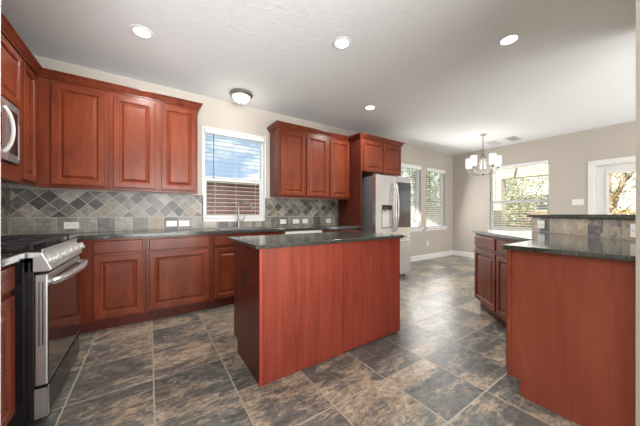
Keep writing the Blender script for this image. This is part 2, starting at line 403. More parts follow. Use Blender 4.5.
# windows: casing, sill, sashes, panes
def window(n, axis, at, hole, out, sill=True, rail=None, casing=.018, proud=.012):
    """Vinyl single-hung window in a wall hole. Local: x along, y outward, z up."""
    a0, a1, z0, z1 = hole; root = bpy.data.objects.new('window_%d' % n, None); COL.objects.link(root); struct(root)
    if axis == 'x': root.location = (a0, at, 0)
    else: root.location = (at, a1, 0); root.rotation_euler = (0, 0, -PI / 2)
    W = a1 - a0; rail = rail or (z0 + z1) / 2
    fr = MB(); f = .030
    fr.box(0, f, .06, .13, z0, z1).box(W - f, W, .06, .13, z0, z1).box(f, W - f, .06, .13, z1 - f, z1).box(f, W - f, .06, .13, z0, z0 + f)
    fr.build('frame', M['vinyl'], root, .003)
    s = MB(); g = f + .020
    s.box(f, W - f, .07, .11, rail - .03, rail + .03).box(f, g, .075, .10, z0 + f, rail - .03).box(W - g, W - f, .075, .10, z0 + f, rail - .03).box(g, W - g, .075, .10, z0 + f, z0 + f + .03)
    s.build('sash', M['vinyl'], root, .003)
    MB().box(g - .005, W - g + .005, .085, .089, z0 + f + .03, rail - .025).build('pane', M['glass'], root)
    MB().box(f - .005, W - f + .005, .098, .102, rail + .025, z1 - f + .005).build('pane', M['glass'], root)
    if casing:
        c = MB(); c.box(-casing, .002, -proud, .06, z0, z1).box(W - .002, W + casing, -proud, .06, z0, z1).box(-casing, W + casing, -proud, .06, z1 - .002, z1 + casing)
        c.build('casing', M['vinyl'], root, .002)
    if sill:
        MB().box(-.04, W + .04, -.045, .06, z0 - .028, z0).build('sill', M['white'], root, .004)
        MB().box(-.02, W + .02, -.014, -.0005, z0 - .085, z0 - .03).build('apron', M['white'], root, .003)
    else:
        MB().box(-.0, W + .0, -.012, .06, z0 - .03, z0 + .006).build('sill', M['white'], root, .004)
    return root
window(1, 'x', WY, K, 1, sill=False, rail=1.625)
window(2, 'x', WY, WA, 1, rail=1.53, casing=0); window(3, 'x', WY, WB, 1, rail=1.53, casing=0)
window(4, 'y', RX, WR, 1, rail=1.42, casing=0)

def blind(label, axis, at, hole, pitch, tilt, top_h=.065, depth=.05, inset=.022, group='window blinds', wand_x=.13, bottom=None, y=.022):
    a0, a1, z0, z1 = hole
    root = thing('window_blind', label, 'blind', group=group)
    if axis == 'x': root.location = (a0, at, z0)
    else: root.location = (at, a1, z0); root.rotation_euler = (0, 0, -PI / 2)
    W = a1 - a0; H = z1 - z0; z_end = bottom if bottom else .035
    MB().box(inset - .012, W - inset + .012, y - .032, y + .028, H - top_h, H - .004).build('headrail', M['vinyl'], root, .004)
    s = MB(); z = H - top_h - pitch * .55
    while z > z_end + .02:
        c, d = math.cos(tilt) * depth / 2, math.sin(tilt) * depth / 2
        pts = [(y - c, z - d), (y, z + .0035), (y + c, z + d), (y + c, z + d - .0025), (y, z + .001), (y - c, z - d - .0025)]
        s.extrude_x(pts, inset, W - inset); z -= pitch
    s.build('slats', M['slat'], root)
    MB().box(inset, W - inset, y - .025, y + .025, z_end - .018, z_end).build('bottom_rail', M['vinyl'], root, .003)
    cd = MB()
    for fx in (.17, .5, .83): cd.box(W * fx - .0015, W * fx + .0015, y - .027, y - .025, z_end, H - top_h)
    cd.build('ladder_cord', M['vinyl'], root)
    MB().tube([(wand_x, y - .034, H - top_h), (wand_x, y - .036, H * .45)], .0055, 8).build('tilt_wand', M['wand'], root, smooth=True)
    return root
blind('white slatted blind over the sink, blue sky and brick behind it', 'x', WY, (K[0], K[1], K[2], K[3]), .0575, .02, bottom=.035)
blind('white slatted blind just right of the fridge, half hidden by it', 'x', WY, WA, .05, .42, top_h=.09)
blind('white slatted blind on the back wall nearest the room corner', 'x', WY, WB, .05, .42, top_h=.09)
blind('wide white slatted blind behind the chandelier with cream patio beyond', 'y', RX, WR, .056, .32, top_h=.075)

# garden door
root = bpy.data.objects.new('door_1', None); COL.objects.link(root); struct(root)
root.location = (RX, DR[1], 0); root.rotation_euler = (0, 0, -PI / 2)     # local x runs towards -Y, y outward
W = DR[1] - DR[0]
c = MB(); c.box(-.095, .0, -.018, 0, 0, 2.13).box(W, W + .095, -.018, 0, 0, 2.13).box(0, W, -.018, 0, 2.035, 2.13)
c.build('casing', M['white'], root, .006)
c = MB(); c.box(0, .012, 0, T, 0, 2.03).box(W - .012, W, 0, T, 0, 2.03).box(.012, W - .012, 0, T, 2.015, 2.03); c.build('jamb', M['white'], root)
gx0, gx1, gz0, gz1 = .135, W - .135, .28, 1.90
s = MB(); s.box(.014, gx0, .05, .095, .02, 2.012).box(gx1, W - .014, .05, .095, .02, 2.012).box(gx0, gx1, .05, .095, .02, gz0).box(gx0, gx1, .05, .095, gz1, 2.012)
slab = s.build('door_slab', M['white'], root, .003)
s = MB(); b = .035
s.box(gx0 - .01, gx0 + b, .038, .05, gz0 - .01, gz1 + .01).box(gx1 - b, gx1 + .01, .038, .05, gz0 - .01, gz1 + .01).box(gx0 + b, gx1 - b, .038, .05, gz0 - .01, gz0 + b).box(gx0 + b, gx1 - b, .038, .05, gz1 - b, gz1 + .01)
s.build('glazing_bead', M['white'], slab, .004)
MB().box(gx0, gx1, .07, .075, gz0, gz1).build('pane', M['glass'], slab)
MB().lathe([(.026, 0), (.026, -.008), (.012, -.012), (.012, -.04), (.028, -.05), (.028, -.07), (.015, -.08)], (W - .075, .05, .98), 20, 'y').build('door_knob', M['nickel'], root, smooth=True)

# ------------------------------------------------------------------ cabinets
DOOR = [(0, 0), (0, -.017), (.004, -.020), (.046, -.020), (.049, -.017), (.052, -.017), (.058, -.006), (.066, -.005), (.090, -.0175), (.095, -.0175)]
DRAWER = [(0, 0), (0, -.015), (.006, -.020), (.012, -.020)]
def cabinet(label, loc, rz, W, D, z0, z1, doors=(), drawers=(), group=None, toe=False, rail=False, cat='cabinet', name='base_cabinet', toe_in=.055):
    """Local frame: x along the front, front face at y=0 facing -y, z up from the floor."""
    r = thing(name, label, cat, (loc[0], loc[1], 0), rz, group)
    g = .0008
    b = MB().box(g, W - g, 0, D, z0, z1); b.build('body', M['cherry'], r, .0015)
    for (a0, a1, c0, c1) in doors: MB().rings(a0, a1, c0, c1, DOOR).build('door', M['cherry_door'], r)
    for (a0, a1, c0, c1) in drawers: MB().rings(a0, a1, c0, c1, DRAWER).build('drawer', M['cherry_door'], r)
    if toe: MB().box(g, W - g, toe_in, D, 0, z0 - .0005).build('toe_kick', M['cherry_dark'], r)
    if rail: MB().box(g, W - g, .004, .022, z0 - .024, z0 - .0003).build('light_rail', M['cherry'], r, .003)
    return r
UZ0, UZ1, UY = 1.395, 2.40, 3.41
dz = (UZ0 + .012, UZ1 - .035)
ug = 'upper cabinets on the back wall'
def upper(label, x0, x1, doors, z0=UZ0, y=UY, group=ug, dzz=None, z1=UZ1):
    d = dzz or dz
    return cabinet(label, (x0, y), 0, x1 - x0, WY - .013 - y if z0 < 1.4 else WY - .001 - y, z0, z1, [(a - x0, b - x0, *d) for a, b in doors], group=group, rail=z0 < 1.5, name='upper_cabinet')
upper('cherry upper cabinet in the corner, single wide raised-panel door', -.863, -.350, [(-.768, -.382)])
upper('cherry two-door upper cabinet just left of the sink window', -.350, .490, [(-.312, .052), (.115, .470)])
upper('cherry single-door upper cabinet just right of the sink window', 1.568, 2.020, [(1.592, 2.003)])
upper('cherry two-door upper cabinet between the single door and the fridge panel', 2.020, 2.928, [(2.04, 2.44), (2.495, 2.90)])
FY = 3.135
# tall end panel beside the fridge
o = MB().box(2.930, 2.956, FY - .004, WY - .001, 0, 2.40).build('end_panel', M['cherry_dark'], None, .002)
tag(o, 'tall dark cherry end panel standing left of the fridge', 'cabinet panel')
cabinet('deep cherry cabinet with two short doors above the fridge', (2.958, FY), 0, 1.015, WY - .001 - FY, 1.845, UZ1, [(.04, .487, 1.86, UZ1 - .035), (.515, .985, 1.86, UZ1 - .035)], group=ug, name='upper_cabinet')
# left wall uppers (front faces +x)
UX = -.865
lg = 'upper cabinets on the left wall'
def upper_left(label, y0, y1, doors, z0, d):
    return cabinet(label, (UX, y0), PI / 2, y1 - y0, UX - LX - .013 if z0 < 1.4 else UX - LX - .001, z0, UZ1, [(a - y0, b - y0, *d) for a, b in doors], group=lg, rail=z0 < 1.5, name='upper_cabinet')
mcab = upper_left('cherry cabinet built round the microwave, paired doors above it', 2.12, 3.03, [(2.14, 2.56), (2.58, 3.005)], 1.94, (1.952, UZ1 - .035))
upper_left('narrow cherry upper cabinet between microwave and corner', 3.03, UY - .003, [(3.06, 3.340)], UZ0, dz)
MB().box(.002, .906, 0, UX - LX - .014, UZ0 - .02, 1.497).build('bottom_panel', M['cherry'], mcab, .003)
# crown mouldings
CR = [(-.02, UZ1 + .0006), (.012, UZ1 + .0006), (.012, UZ1 + .012), (.022, UZ1 + .022), (.040, UZ1 + .052), (.050, UZ1 + .060), (.050, UZ1 + .070), (-.02, UZ1 + .070)]
def crown(label, path):
    o = MB().sweep(path, CR).build('crown_moulding', M['cherry'], None); return tag(o, label, 'moulding', 'crown mouldings on the cabinets')
crown('cherry crown moulding running round the corner above the range side', [(UX, 2.12), (UX, UY), (.490, UY), (.490, WY - .002)])
crown('cherry crown moulding over the three doors right of the sink window', [(1.568, WY - .002), (1.568, UY), (2.878, UY)])
crown('cherry crown moulding on the cabinet above the fridge', [(2.93, WY - .002), (2.93, FY), (3.97, FY), (3.97, WY - .002)])

# base cabinets on the back wall
CT, BZ0, BZ1, BF = .925, .105, .886, 3.17
bd, bw = (.125, .715), (.745, .865)
bg_ = 'base cabinets on the back wall'
def base(label, x0, x1, doors, drawers):
    return cabinet(label, (x0, BF), 0, x1 - x0, WY - .014 - BF, BZ0, BZ1, [(a - x0, b - x0, *bd) for a, b in doors], [(a - x0, b - x0, *bw) for a, b in drawers], bg_, True)
base('cherry base cabinet in the corner beside the range, one drawer over one door', -.556, -.030, [(-.436, -.056)], [(-.436, -.056)])
base('cherry base cabinet with wide drawer and door, left of the sink cabinet', -.030, .600, [(-.003, .567)], [(-.003, .567)])
base('cherry sink cabinet under the window, partly behind the island', .600, 1.535, [(.628, 1.06), (1.085, 1.51)], [(.628, 1.06), (1.085, 1.51)])
base('cherry base cabinet between dishwasher and fridge panel', 2.160, 2.929, [(2.19, 2.53), (2.56, 2.90)], [(2.19, 2.53), (2.56, 2.90)])
# left wall base
LF = -.576
cabinet('cherry base cabinet nearest the camera, left of the range', (LF, 1.002), PI / 2, .920, LF - LX - .014, BZ0, BZ1, [(.02, .45, *bd), (.475, .90, *bd)], [(.02, .45, *bw), (.475, .90, *bw)], None, True)
cabinet('plain cherry corner filler cabinet between the range and the back run', (-.575, 2.722), PI / 2, .43, .25, BZ0, BZ1, [], [], None, True)

# dishwasher
r = thing('dishwasher', 'white-fronted dishwasher behind the island, right of the sink', 'dishwasher', (1.538, BF - .012, 0))
MB().box(.002, .618, .03, .55, .10, .885).build('body', M['grey_side'], r)
MB().box(.002, .618, -.012, .03, .115, .80).build('door', M['plate'], r, .004)
MB().box(.002, .618, -.018, .03, .803, .882).build('control_panel', M['plate'], r, .004)
MB().box(.01, .61, .06, .5, .0, .099).build('toe_kick', M['black'], r)
# ------------------------------------------------------------------ countertops
def counter(label, polys, name='countertop', z0=.887, z1=CT, cat='countertop'):
    m = MB()
    for p in polys: m.prism(p, z0, z1)
    o = m.build(name, M['granite'], None, .004); return tag(o, label, cat)
R4 = lambda x0, x1, y0, y1: [(x0, y0), (x1, y0), (x1, y1), (x0, y1)]
SX0, SX1, SY0, SY1 = .72, 1.38, 3.235, 3.60
ye = 3.13; yb = WY - .013
counter('dark granite countertop running under the sink window and round the corner', [R4(LX + .013, SX0, ye, yb), R4(SX0, SX1, ye, SY0), R4(SX0, SX1, SY1, yb), R4(SX1, 2.928, ye, yb), R4(LX + .013, -.535, 2.722, ye)])
counter('short dark granite countertop left of the range', [R4(LX + .013, -.530, 1.003, 1.925)])
counter('dark granite island countertop reflecting the diamond tiles', [R4(.555, 1.990, 1.540, 2.235)], z0=.8975)

# sink
r = thing('sink', 'stainless sink set in the counter below the window', 'sink', (0, 0, 0))
m = MB(); t_ = .012
m.box(SX0 - .012, SX1 + .012, SY0 - .012, SY0 + t_, CT + .0005, CT + .006).box(SX0 - .012, SX1 + .012, SY1 - t_, SY1 + .012, CT + .0005, CT + .006)
m.box(SX0 - .012, SX0 + t_, SY0 + t_, SY1 - t_, CT + .0005, CT + .006).box(SX1 - t_, SX1 + .012, SY0 + t_, SY1 - t_, CT + .0005, CT + .006)
m.build('rim', M['sink_steel'], r, .002)
m = MB(); q = .004
m.box(SX0 + q, SX1 - q, SY0 + q, SY1 - q, .905 - .006, .905 - .002)
a = [(SX0 + q, SX0 + q + .004, SY0 + q, SY1 - q), (SX1 - q - .004, SX1 - q, SY0 + q, SY1 - q), (SX0 + q, SX1 - q, SY0 + q, SY0 + q + .004), (SX0 + q, SX1 - q, SY1 - q - .004, SY1 - q)]
for x0, x1, y0, y1 in a: m.box(x0, x1, y0, y1, .899, CT + .0004)
m.build('bowl', M['sink_steel'], r)
MB().lathe([(.04, .9035), (.04, .906), (.03, .907)], ((SX0 + SX1) / 2, 3.42, 0), 20).build('drain', M['chrome'], r, smooth=True)
# faucet
fx, fy = 1.06, 3.66
r = thing('kitchen_faucet', 'tall brushed nickel gooseneck faucet behind the sink', 'faucet', (fx, fy, CT))
MB().lathe([(.030, .0006), (.030, .008), (.024, .014), (.021, .05), (.021, .11), (.016, .125)]).build('base', M['nickel'], r, smooth=True)
pts = [(0, 0, .12), (0, 0, .24)] + bez((0, 0, .27), (0.0, 0, .41), (.085, -.11, .41), (.125, -.15, .315), 14)
MB().tube(pts, .0125, 14).build('spout', M['nickel'], r, smooth=True)
MB().tube([(.122, -.147, .320), (.145, -.172, .265)], [.016, .019], 14).build('spray_head', M['nickel'], r, smooth=True)
h = MB().tube(bez((.018, 0, .085), (.06, 0, .09), (.075, -.01, .12), (.085, -.02, .185), 8), [.009, .009, .008, .008, .007, .007, .006, .006, .005], 10)
h.build('lever', M['nickel'], r, smooth=True)
r = thing('soap_dispenser', 'small soap pump right of the gooseneck faucet', 'dispenser', (1.30, 3.675, CT))
MB().lathe([(.02, .0006), (.02, .006), (.012, .012), (.012, .06), (.006, .064), (.006, .085)]).build('body', M['nickel'], r, smooth=True)
MB().tube([(0, 0, .085), (0, -.02, .09), (0, -.055, .08)], .006, 8).build('nozzle', M['nickel'], r, smooth=True)

# ------------------------------------------------------------------ island
r = thing('kitchen_island', 'free-standing cherry kitchen island with grained red panels', 'island', (.594, 1.578, 0))
IW, ID = 1.389, .605
MB().box(.02, IW - .004, .012, ID - .02, .10, .8965).build('body', M['cherry'], r)
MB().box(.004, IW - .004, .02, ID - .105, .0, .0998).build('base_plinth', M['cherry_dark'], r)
MB().box(.014, .690, 0, .0115, .004, .8965).build('back_panel', M['veneer'], r, .001)
MB().box(.6945, IW, 0, .0115, .012, .8965).build('back_panel', M['veneer'], r, .001)
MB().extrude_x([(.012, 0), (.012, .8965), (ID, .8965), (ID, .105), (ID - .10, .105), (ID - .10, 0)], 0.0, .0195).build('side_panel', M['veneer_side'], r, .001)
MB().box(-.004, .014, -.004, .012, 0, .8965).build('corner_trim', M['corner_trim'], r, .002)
for x0, x1 in ((.03, .45), (.475, .90), (.925, 1.35)):
    d = MB().rings(-x1, -x0, .125, .865, DOOR).build('door', M['cherry_door'], r); d.location = (0, ID - .02, 0); d.rotation_euler = (0, 0, PI)
# ------------------------------------------------------------------ peninsula
PX, PY = 1.895, .672
def peninsula():
    r = thing('peninsula_cabinet', 'cherry peninsula cabinet at the right edge with large plain end panel', 'cabinet', (PX, .159, 0))
    L = PY - .159
    MB().prism([(.02, .0), (.02, L), (.60, L), (.92, .25), (.92, .0)], .10, .8965).build('body', M['cherry'], r)
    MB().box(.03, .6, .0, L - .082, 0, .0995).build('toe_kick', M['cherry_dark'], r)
    m = MB(); m.extrude_x([(0, 0), (0, .8965), (L - .022, .8965), (L - .022, .10), (L - .08, .10), (L - .08, 0)], 0, .0195); m.build('end_panel', M['maple'], r, .001)
    MB().box(-.003, .0195, L - .021, L + .002, .10, .8965).build('corner_stile', M['maple'], r, .002)
    MB().box(-.0, .0195, L - .079, L - .068, .0, .0995).build('toe_trim', M['corner_trim'], r, .001)
    d = MB().rings(-.575, -.03, *bd, DOOR).build('door', M['cherry_door'], r); d.location = (0, L, 0); d.rotation_euler = (0, 0, PI)
    d = MB().rings(-.575, -.03, *bw, DRAWER).build('drawer', M['cherry_door'], r); d.location = (0, L, 0); d.rotation_euler = (0, 0, PI)
peninsula()
KD, KS = 1.785, 2.70        # X - Y of the diagonal cabinet fronts and of the tiled half wall
q2 = math.sqrt(.5)
def dg(u, k): return ((u + k) / 2, (u - k) / 2)     # u = X+Y, k = X-Y
u_far, u_mid, u_near = 4.775, 4.020, 3.270
for label, ua, ub in (('cherry diagonal cabinet at the far end of the peninsula, dining side', u_far, u_mid), ('cherry diagonal cabinet half hidden behind the peninsula end panel', u_mid, u_near)):
    x, y = dg(ua, KD); Wd = (ua - ub) * q2
    cabinet(label, (x, y), math.radians(225), Wd, .585, BZ0, .8965, [(.02, Wd - .012, *bd)], [(.02, Wd - .012, *bw)], 'diagonal peninsula cabinets', True)
e0 = 1.748
P0 = dg(4.80, e0); P1 = dg(4.80, KS - .013)
yc = .692; pts = [(1.868, .158), (KS - .013 + .158, .158), P1, P0, (e0 + yc, yc), (1.872, yc), (1.868, yc - .004)]
counter('dark granite peninsula countertop with an angled inner corner', [pts], z0=.8975)
# half wall behind the peninsula, tiled, with a raised bar top
a0, a1 = dg(2.90, KS), dg(4.875, KS)
m = MB(); L = (4.875 - 3.03) * q2; sx, sy = dg(4.875, KS)
hw = MB().box(0, L, .001, .12, 0, 1.083).build('wall_half', M['wall']); hw.location = (sx, sy, 0); hw.rotation_euler = (0, 0, math.radians(225)); struct(hw)
sp_ = MB().box(0, L - .012, -.011, 0, .926, 1.083).build('wall_tile', M['splash_warm']); sp_.location = (sx, sy, 0); sp_.rotation_euler = (0, 0, math.radians(225)); struct(sp_)
b0, b1 = 4.95, 2.66
bp_ = [dg(b0, 2.655), dg(b0, 3.20), dg(3.53, 3.20), (.16 + 2.655, .16)]
counter('dark granite raised bar top on the tiled half wall', [bp_], name='bar_top', z0=1.0838, z1=1.118, cat='bar top')

# ------------------------------------------------------------------ range
def kitchen_range():
    r = thing('gas_range', 'stainless and black gas range with five front knobs', 'range', (-.503, 1.942, 0), PI / 2)
    W = .762; D = .62                                   # front plane of the body at local y=0 (faces +X)
    MB().box(0, W, 0, D, .03, .895).build('body', M['black_enamel'], r, .003)
    m = MB()
    for k in range(2): m.box(-.004, .0, .012 + k * .022, .020 + k * .022, .05, .87)
    m.build('side_rib', M['black'], r, .001)
    # oven door
    d = MB().box(.004, W - .004, -.050, -.001, .208, .798).build('oven_door', M['steel'], r, .006)
    MB().box(.006, W - .006, -.0535, -.0503, .222, .735).build('door_glass', M['black_glass'], d, .001)
    MB().box(.0015, .0038, -.034, -.030, .42, .76).box(.0015, .0038, -.020, -.016, .42, .76).build('side_groove', M['black'], d)
    v = MB()
    for i in range(9): v.box(.09 + i * .066, .14 + i * .066, -.0515, -.0502, .752, .762)
    v.build('vent_slot', M['black'], d)
    hb = bez((.035, -.06, .752), (.06, -.135, .762), (W - .06, -.135, .762), (W - .035, -.06, .752), 20)
    m = MB().tube(hb, .019, 14)
    m.tube([(.035, -.050, .752), (.035, -.066, .752)], .015, 10).tube([(W - .035, -.050, .752), (W - .035, -.066, .752)], .015, 10)
    m.build('handle', M['chrome'], d, smooth=True)
    MB().box(.004, W - .004, -.048, -.001, .038, .194).build('drawer', M['black_enamel'], r, .005)
    MB().box(.004, .03, -.050, -.0485, .038, .194).build('drawer_edge', M['steel'], r)
    MB().box(.004 - .002, .0038, -.048, -.001, .038, .194).build('drawer_side', M['steel'], r)
    # control panel wedge
    MB().extrude_x([(.05, .815), (-.062, .815), (-.066, .825), (-.028, .918), (.05, .922)], 0, W).build('control_panel', M['steel'], r, .003)
    nrm = Vector((0, -.093, -.038 * -1)).normalized()
    nrm = Vector((0, -.925, .38))
    for i in range(5):
        x = .078 + i * .153; c = Vector((x, -.0475, .870))
        m = MB().tube([c, c + nrm * .008, c + nrm * .009, c + nrm * .034, c + nrm * .038], [.031, .031, .028, .026, .021], 20)
        k = m.build('knob', M['knob'], r, smooth=True)
        e = c + nrm * .0385
        MB().tube([e + Vector((0, .007, .017)), e - Vector((0, .007, .017))],   .003, 6).build('pointer', M['grey_side'], k, smooth=True)
    # cooktop
    MB().box(-.002, W + .002, -.026, D, .9222, .931).build('cooktop', M['black_enamel'], r, .003)
    MB().box(-.003, W + .003, -.034, -.0265, .919, .934).build('front_lip', M['steel'], r, .003)
    for bx in (.16, .38, .60):
        for by in ((.13, .42) if bx != .38 else (.275,)):
            b = MB().lathe([(.055, .9313), (.055, .938), (.04, .942), (.04, .950), (.015, .953)], (bx, by, 0), 20).build('burner', M['iron'], r, smooth=True)
    for gi in range(3):
        x0 = .012 + gi * .247; x1 = x0 + .243; m = MB(); zt = .968; t = .006
        for y in (.012, .275, .54): m.box(x0, x1, y - t, y + t, zt - .013, zt)
        for x in (x0 + t, x1 - t, (x0 + x1) / 2): m.box(x - t, x + t, .012, .54, zt - .012, zt + .001)
        for y in (.14, .41): m.box(x0 + .05, x1 - .05, y - t, y + t, zt - .012, zt + .0005)
        for x in (x0 + t, x1 - t):
            for y in (.014, .275, .538): m.box(x - t, x + t, y - t, y + t, .9312, zt - .012)
        m.build('grate', M['iron'], r, .002)
    for x in (.05, W - .05):
        for y in (.04, D - .05): MB().lathe([(.018, 0.0), (.018, .03)], (x, y, 0), 12).build('foot', M['black'], r)
kitchen_range()
# microwave
r = thing('microwave', 'stainless microwave with curved white handle above the range', 'microwave', (UX + .012, 2.18, 0), PI / 2)
MW = .760
MB().box(0, MW, .02, .27, 1.502, 1.936).build('body', M['black_enamel'], r)
d = MB().box(.002, .565, -.015, .0195, 1.505, 1.932).build('door', M['steel'], r, .004)
MB().box(.05, .47, -.018, -.0152, 1.56, 1.88).build('door_window', M['black_glass'], d)
MB().box(.568, MW - .002, -.015, .0195, 1.505, 1.932).build('control_panel', M['grey_side'], r, .003)
MB().box(.60, .72, -.017, -.0152, 1.56, 1.88).build('keypad', M['black_glass'], r)
MB().box(MW - .016, MW - .004, -.019, -.0152, 1.54, 1.81).build('edge_trim', M['chrome'], r)
MB().tube(bez((.505, -.016, 1.555), (.505, -.072, 1.62), (.505, -.072, 1.80), (.505, -.016, 1.87), 16), .011, 12).build('handle', M['plate'], d, smooth=True)

# ------------------------------------------------------------------ refrigerator
FX, FYY = 3.06, 2.92
r = thing('refrigerator', 'stainless french-door refrigerator with water dispenser and dark glass door', 'refrigerator', (FX, FYY, 0))
FW = .912
MB().box(.008, FW - .008, .075, .79, .035, 1.755).build('body', M['grey_side'], r, .004)
m = MB(); x0, x1 = .002, .4535; n0, n1, nz0, nz1 = .155, .400, .885, 1.275
m.box(x0, n0, 0, .07, .725, 1.775).box(n1, x1, 0, .07, .725, 1.775).box(n0, n1, 0, .07, .725, nz0).box(n0, n1, 0, .07, nz1, 1.775).box(n0, n1, .055, .07, nz0, nz1)
dl = m.build('door', M['steel_v'], r)
nic = MB().box(n0 + .002, n1 - .002, .004, .0545, 1.20, nz1 - .002).build('dispenser_panel', M['black_glass'], dl, .004)
MB().box(n0 + .002, n1 - .002, .048, .0548, nz0 + .002, 1.198).build('dispenser_niche', M['plate'], dl)
MB().box(n0 + .002, n1 - .002, .01, .047, nz0 + .002, nz0 + .014).build('drip_tray', M['grey_side'], dl)
MB().lathe([(.025, 1.17), (.03, 1.199)], ((n0 + n1) / 2, .03, 0), 16).build('nozzle', M['chrome'], dl, smooth=True)
for tx in (n0 - .008, n1): MB().box(tx, tx + .008, -.003, -.0002, nz0, nz1).build('dispenser_trim', M['black'], dl)
dr = MB().box(.4585, FW - .002, 0, .07, .725, 1.775).build('door', M['steel_v'], r, .006)
MB().box(.535, FW - .006, -.0035, -.0003, .885, 1.685).build('door_glass', M['dark_glass'], dr, .002)
for x in (.425, .487):
    p = bez((x, -.014, .82), (x, -.085, 1.0), (x, -.085, 1.48), (x, -.014, 1.66), 18)
    m = MB().tube(p, .0135, 12).tube([(x, 0.002, .83), (x, -.03, .83)], .012, 10).tube([(x, .002, 1.65), (x, -.03, 1.65)], .012, 10)
    m.build('handle', M['chrome'], dl if x < .45 else dr, smooth=True)
fz = MB().box(.002, FW - .002, 0, .07, .05, .715).build('freezer_drawer', M['steel_v'], r, .006)
p = bez((.09, -.014, .655), (.2, -.075, .655), (FW - .2, -.075, .655), (FW - .09, -.014, .655), 14)
MB().tube(p, .0135, 12).tube([(.09, .002, .655), (.09, -.02, .655)], .012, 8).tube([(FW - .09, .002, .655), (FW - .09, -.02, .655)], .012, 8).build('handle', M['chrome'], fz, smooth=True)
for x in (.06, FW - .06):
    for y in (.1, .72): MB().lathe([(.022, 0), (.022, .034)], (x, y, 0), 12).build('foot', M['black'], r)
for tx in (.03, FW - .12): MB().box(tx, tx + .09, .02, .10, 1.7765, 1.79).build('hinge_cover', M['grey_side'], r, .003)

# ------------------------------------------------------------------ outlets and switches
def plate(label, loc, rz, w_, h_, kind='outlet', gangs=1, m=None, group='white wall outlets', horizontal=True):
    r = thing('wall_outlet' if kind == 'outlet' else 'light_switch', label, 'outlet' if kind == 'outlet' else 'switch', loc, rz, group)
    MB().box(-w_ / 2, w_ / 2, -.006, -.0004, -h_ / 2, h_ / 2).build('cover_plate', m or M['plate'], r, .002)
    if kind == 'outlet':
        for s_ in (-1, 1):
            cx, cz = (s_ * w_ * .22, 0) if horizontal else (0, s_ * h_ * .22)
            f = MB().box(cx - .014, cx + .014, -.0075, -.0062, cz - .014, cz + .014).build('socket', m or M['plate'], r, .002)
            MB().box(cx - .006, cx - .003, -.0082, -.0076, cz - .005, cz + .006).box(cx + .003, cx + .006, -.0082, -.0076, cz - .005, cz + .006).build('slot', M['slot'], f)
    else:
        for k in range(gangs):
            cx = (k - (gangs - 1) / 2) * .046
            f = MB().box(cx - .005, cx + .005, -.008, -.0062, -.012, .012).build('toggle', M['plate'], r, .001)
            f.rotation_euler = (0, 0, 0)
    return r
yo = WY - .0125
for label, x, w_ in (('white outlet on slate tile in the left corner beside the range', -.691, .118), ('left one of two white outlets side by side below the upper cabinets', .235, .118), ('right one of two white outlets side by side left of the sink window', .378, .118),
                     ('white outlet nearest the right side of the sink window', 1.797, .105), ('second white outlet right of the sink window', 2.033, .118), ('third white outlet right of the sink window', 2.209, .105), ('white outlet nearest the tall fridge panel', 2.701, .105)):
    plate(label, (x, yo, 1.0), 0, w_, .072)
plate('small white outlet low on the wall below the dining windows', (5.765, WY - .0003, .39), 0, .072, .115, horizontal=False)
plate('white triple switch plate on the wall left of the garden door', (RX - .0003, 1.292, 1.358), PI / 2 * 3, .165, .115, 'switch', 3, group=None)
ux, uy = dg(4.875 - 2 * .125, KS - .012 * math.sqrt(2)); plate('white outlet on the tiled half wall at its far end', (ux, uy, 1.005), math.radians(225), .116, .086)
ux, uy = dg(3.165, KS - .012 * math.sqrt(2)); plate('white outlet on the tiled half wall at the right frame edge', (ux, uy, 1.0), math.radians(225), .075, .10)
plate('black outlet on the dark left side of the island', (.5938, 1.887, .645), -PI / 2, .062, .125, m=M['black'], group=None, horizontal=False)

# ------------------------------------------------------------------ ceiling fixtures
def point(name, loc, energy, radius, color=(1, .95, .88), spot=None, parent=None):
    d = bpy.data.lights.new(name, 'SPOT' if spot else 'POINT'); d.energy = energy; d.shadow_soft_size = radius; d.color = color
    if spot: d.spot_size = spot; d.spot_blend = .6
    o = bpy.data.objects.new(name, d); COL.objects.link(o); o.location = loc
    if parent: o.parent = parent
    return o
def downlight(label, x, y):
    r = thing('recessed_light', label, 'ceiling light', (x, y, CZ), 0, 'recessed ceiling lights')
    MB().lathe([(.062, -.001), (.064, -.007), (.088, -.005), (.092, -.0006), (.062, -.0004)], seg=32).build('trim_ring', M['white'], r, smooth=True)
    MB().lathe([(.0615, -.0006), (.0615, -.004), (.02, -.0046)], seg=32).build('lens', M['lamp'], r, smooth=True)
    point('lamp', (0, 0, -.03), 62, .06, (1, .975, .94), math.radians(165), r)
downlight('recessed ceiling light over the range end, above the left cabinets', -.054, 2.744)
downlight('recessed ceiling light over the island, upper centre of the photo', 1.507, 1.866)
downlight('recessed ceiling light nearest the fridge cabinet', 2.769, 2.757)
downlight('recessed ceiling light over the peninsula, upper right of the photo', 2.757, .966)
r = thing('flush_ceiling_light', 'frosted dome flush light with nickel rim above the sink window', 'ceiling light', (1.02, 3.40, CZ))
MB().lathe([(.145, -.0004), (.150, -.012), (.150, -.028), (.132, -.045), (.118, -.048), (.118, -.0005)], seg=36).build('rim', M['nickel'], r, smooth=True)
MB().lathe([(.117, -.04), (.112, -.065), (.09, -.10), (.05, -.122), (.014, -.128)], seg=32).build('glass_dome', M['dome'], r, smooth=True)
MB().lathe([(.011, -.127), (.014, -.134), (.009, -.146), (.004, -.152)], seg=14).build('finial', M['nickel'], r, smooth=True)
point('lamp', (0, 0, -.20), 2, .1, (1, .94, .85), None, r)
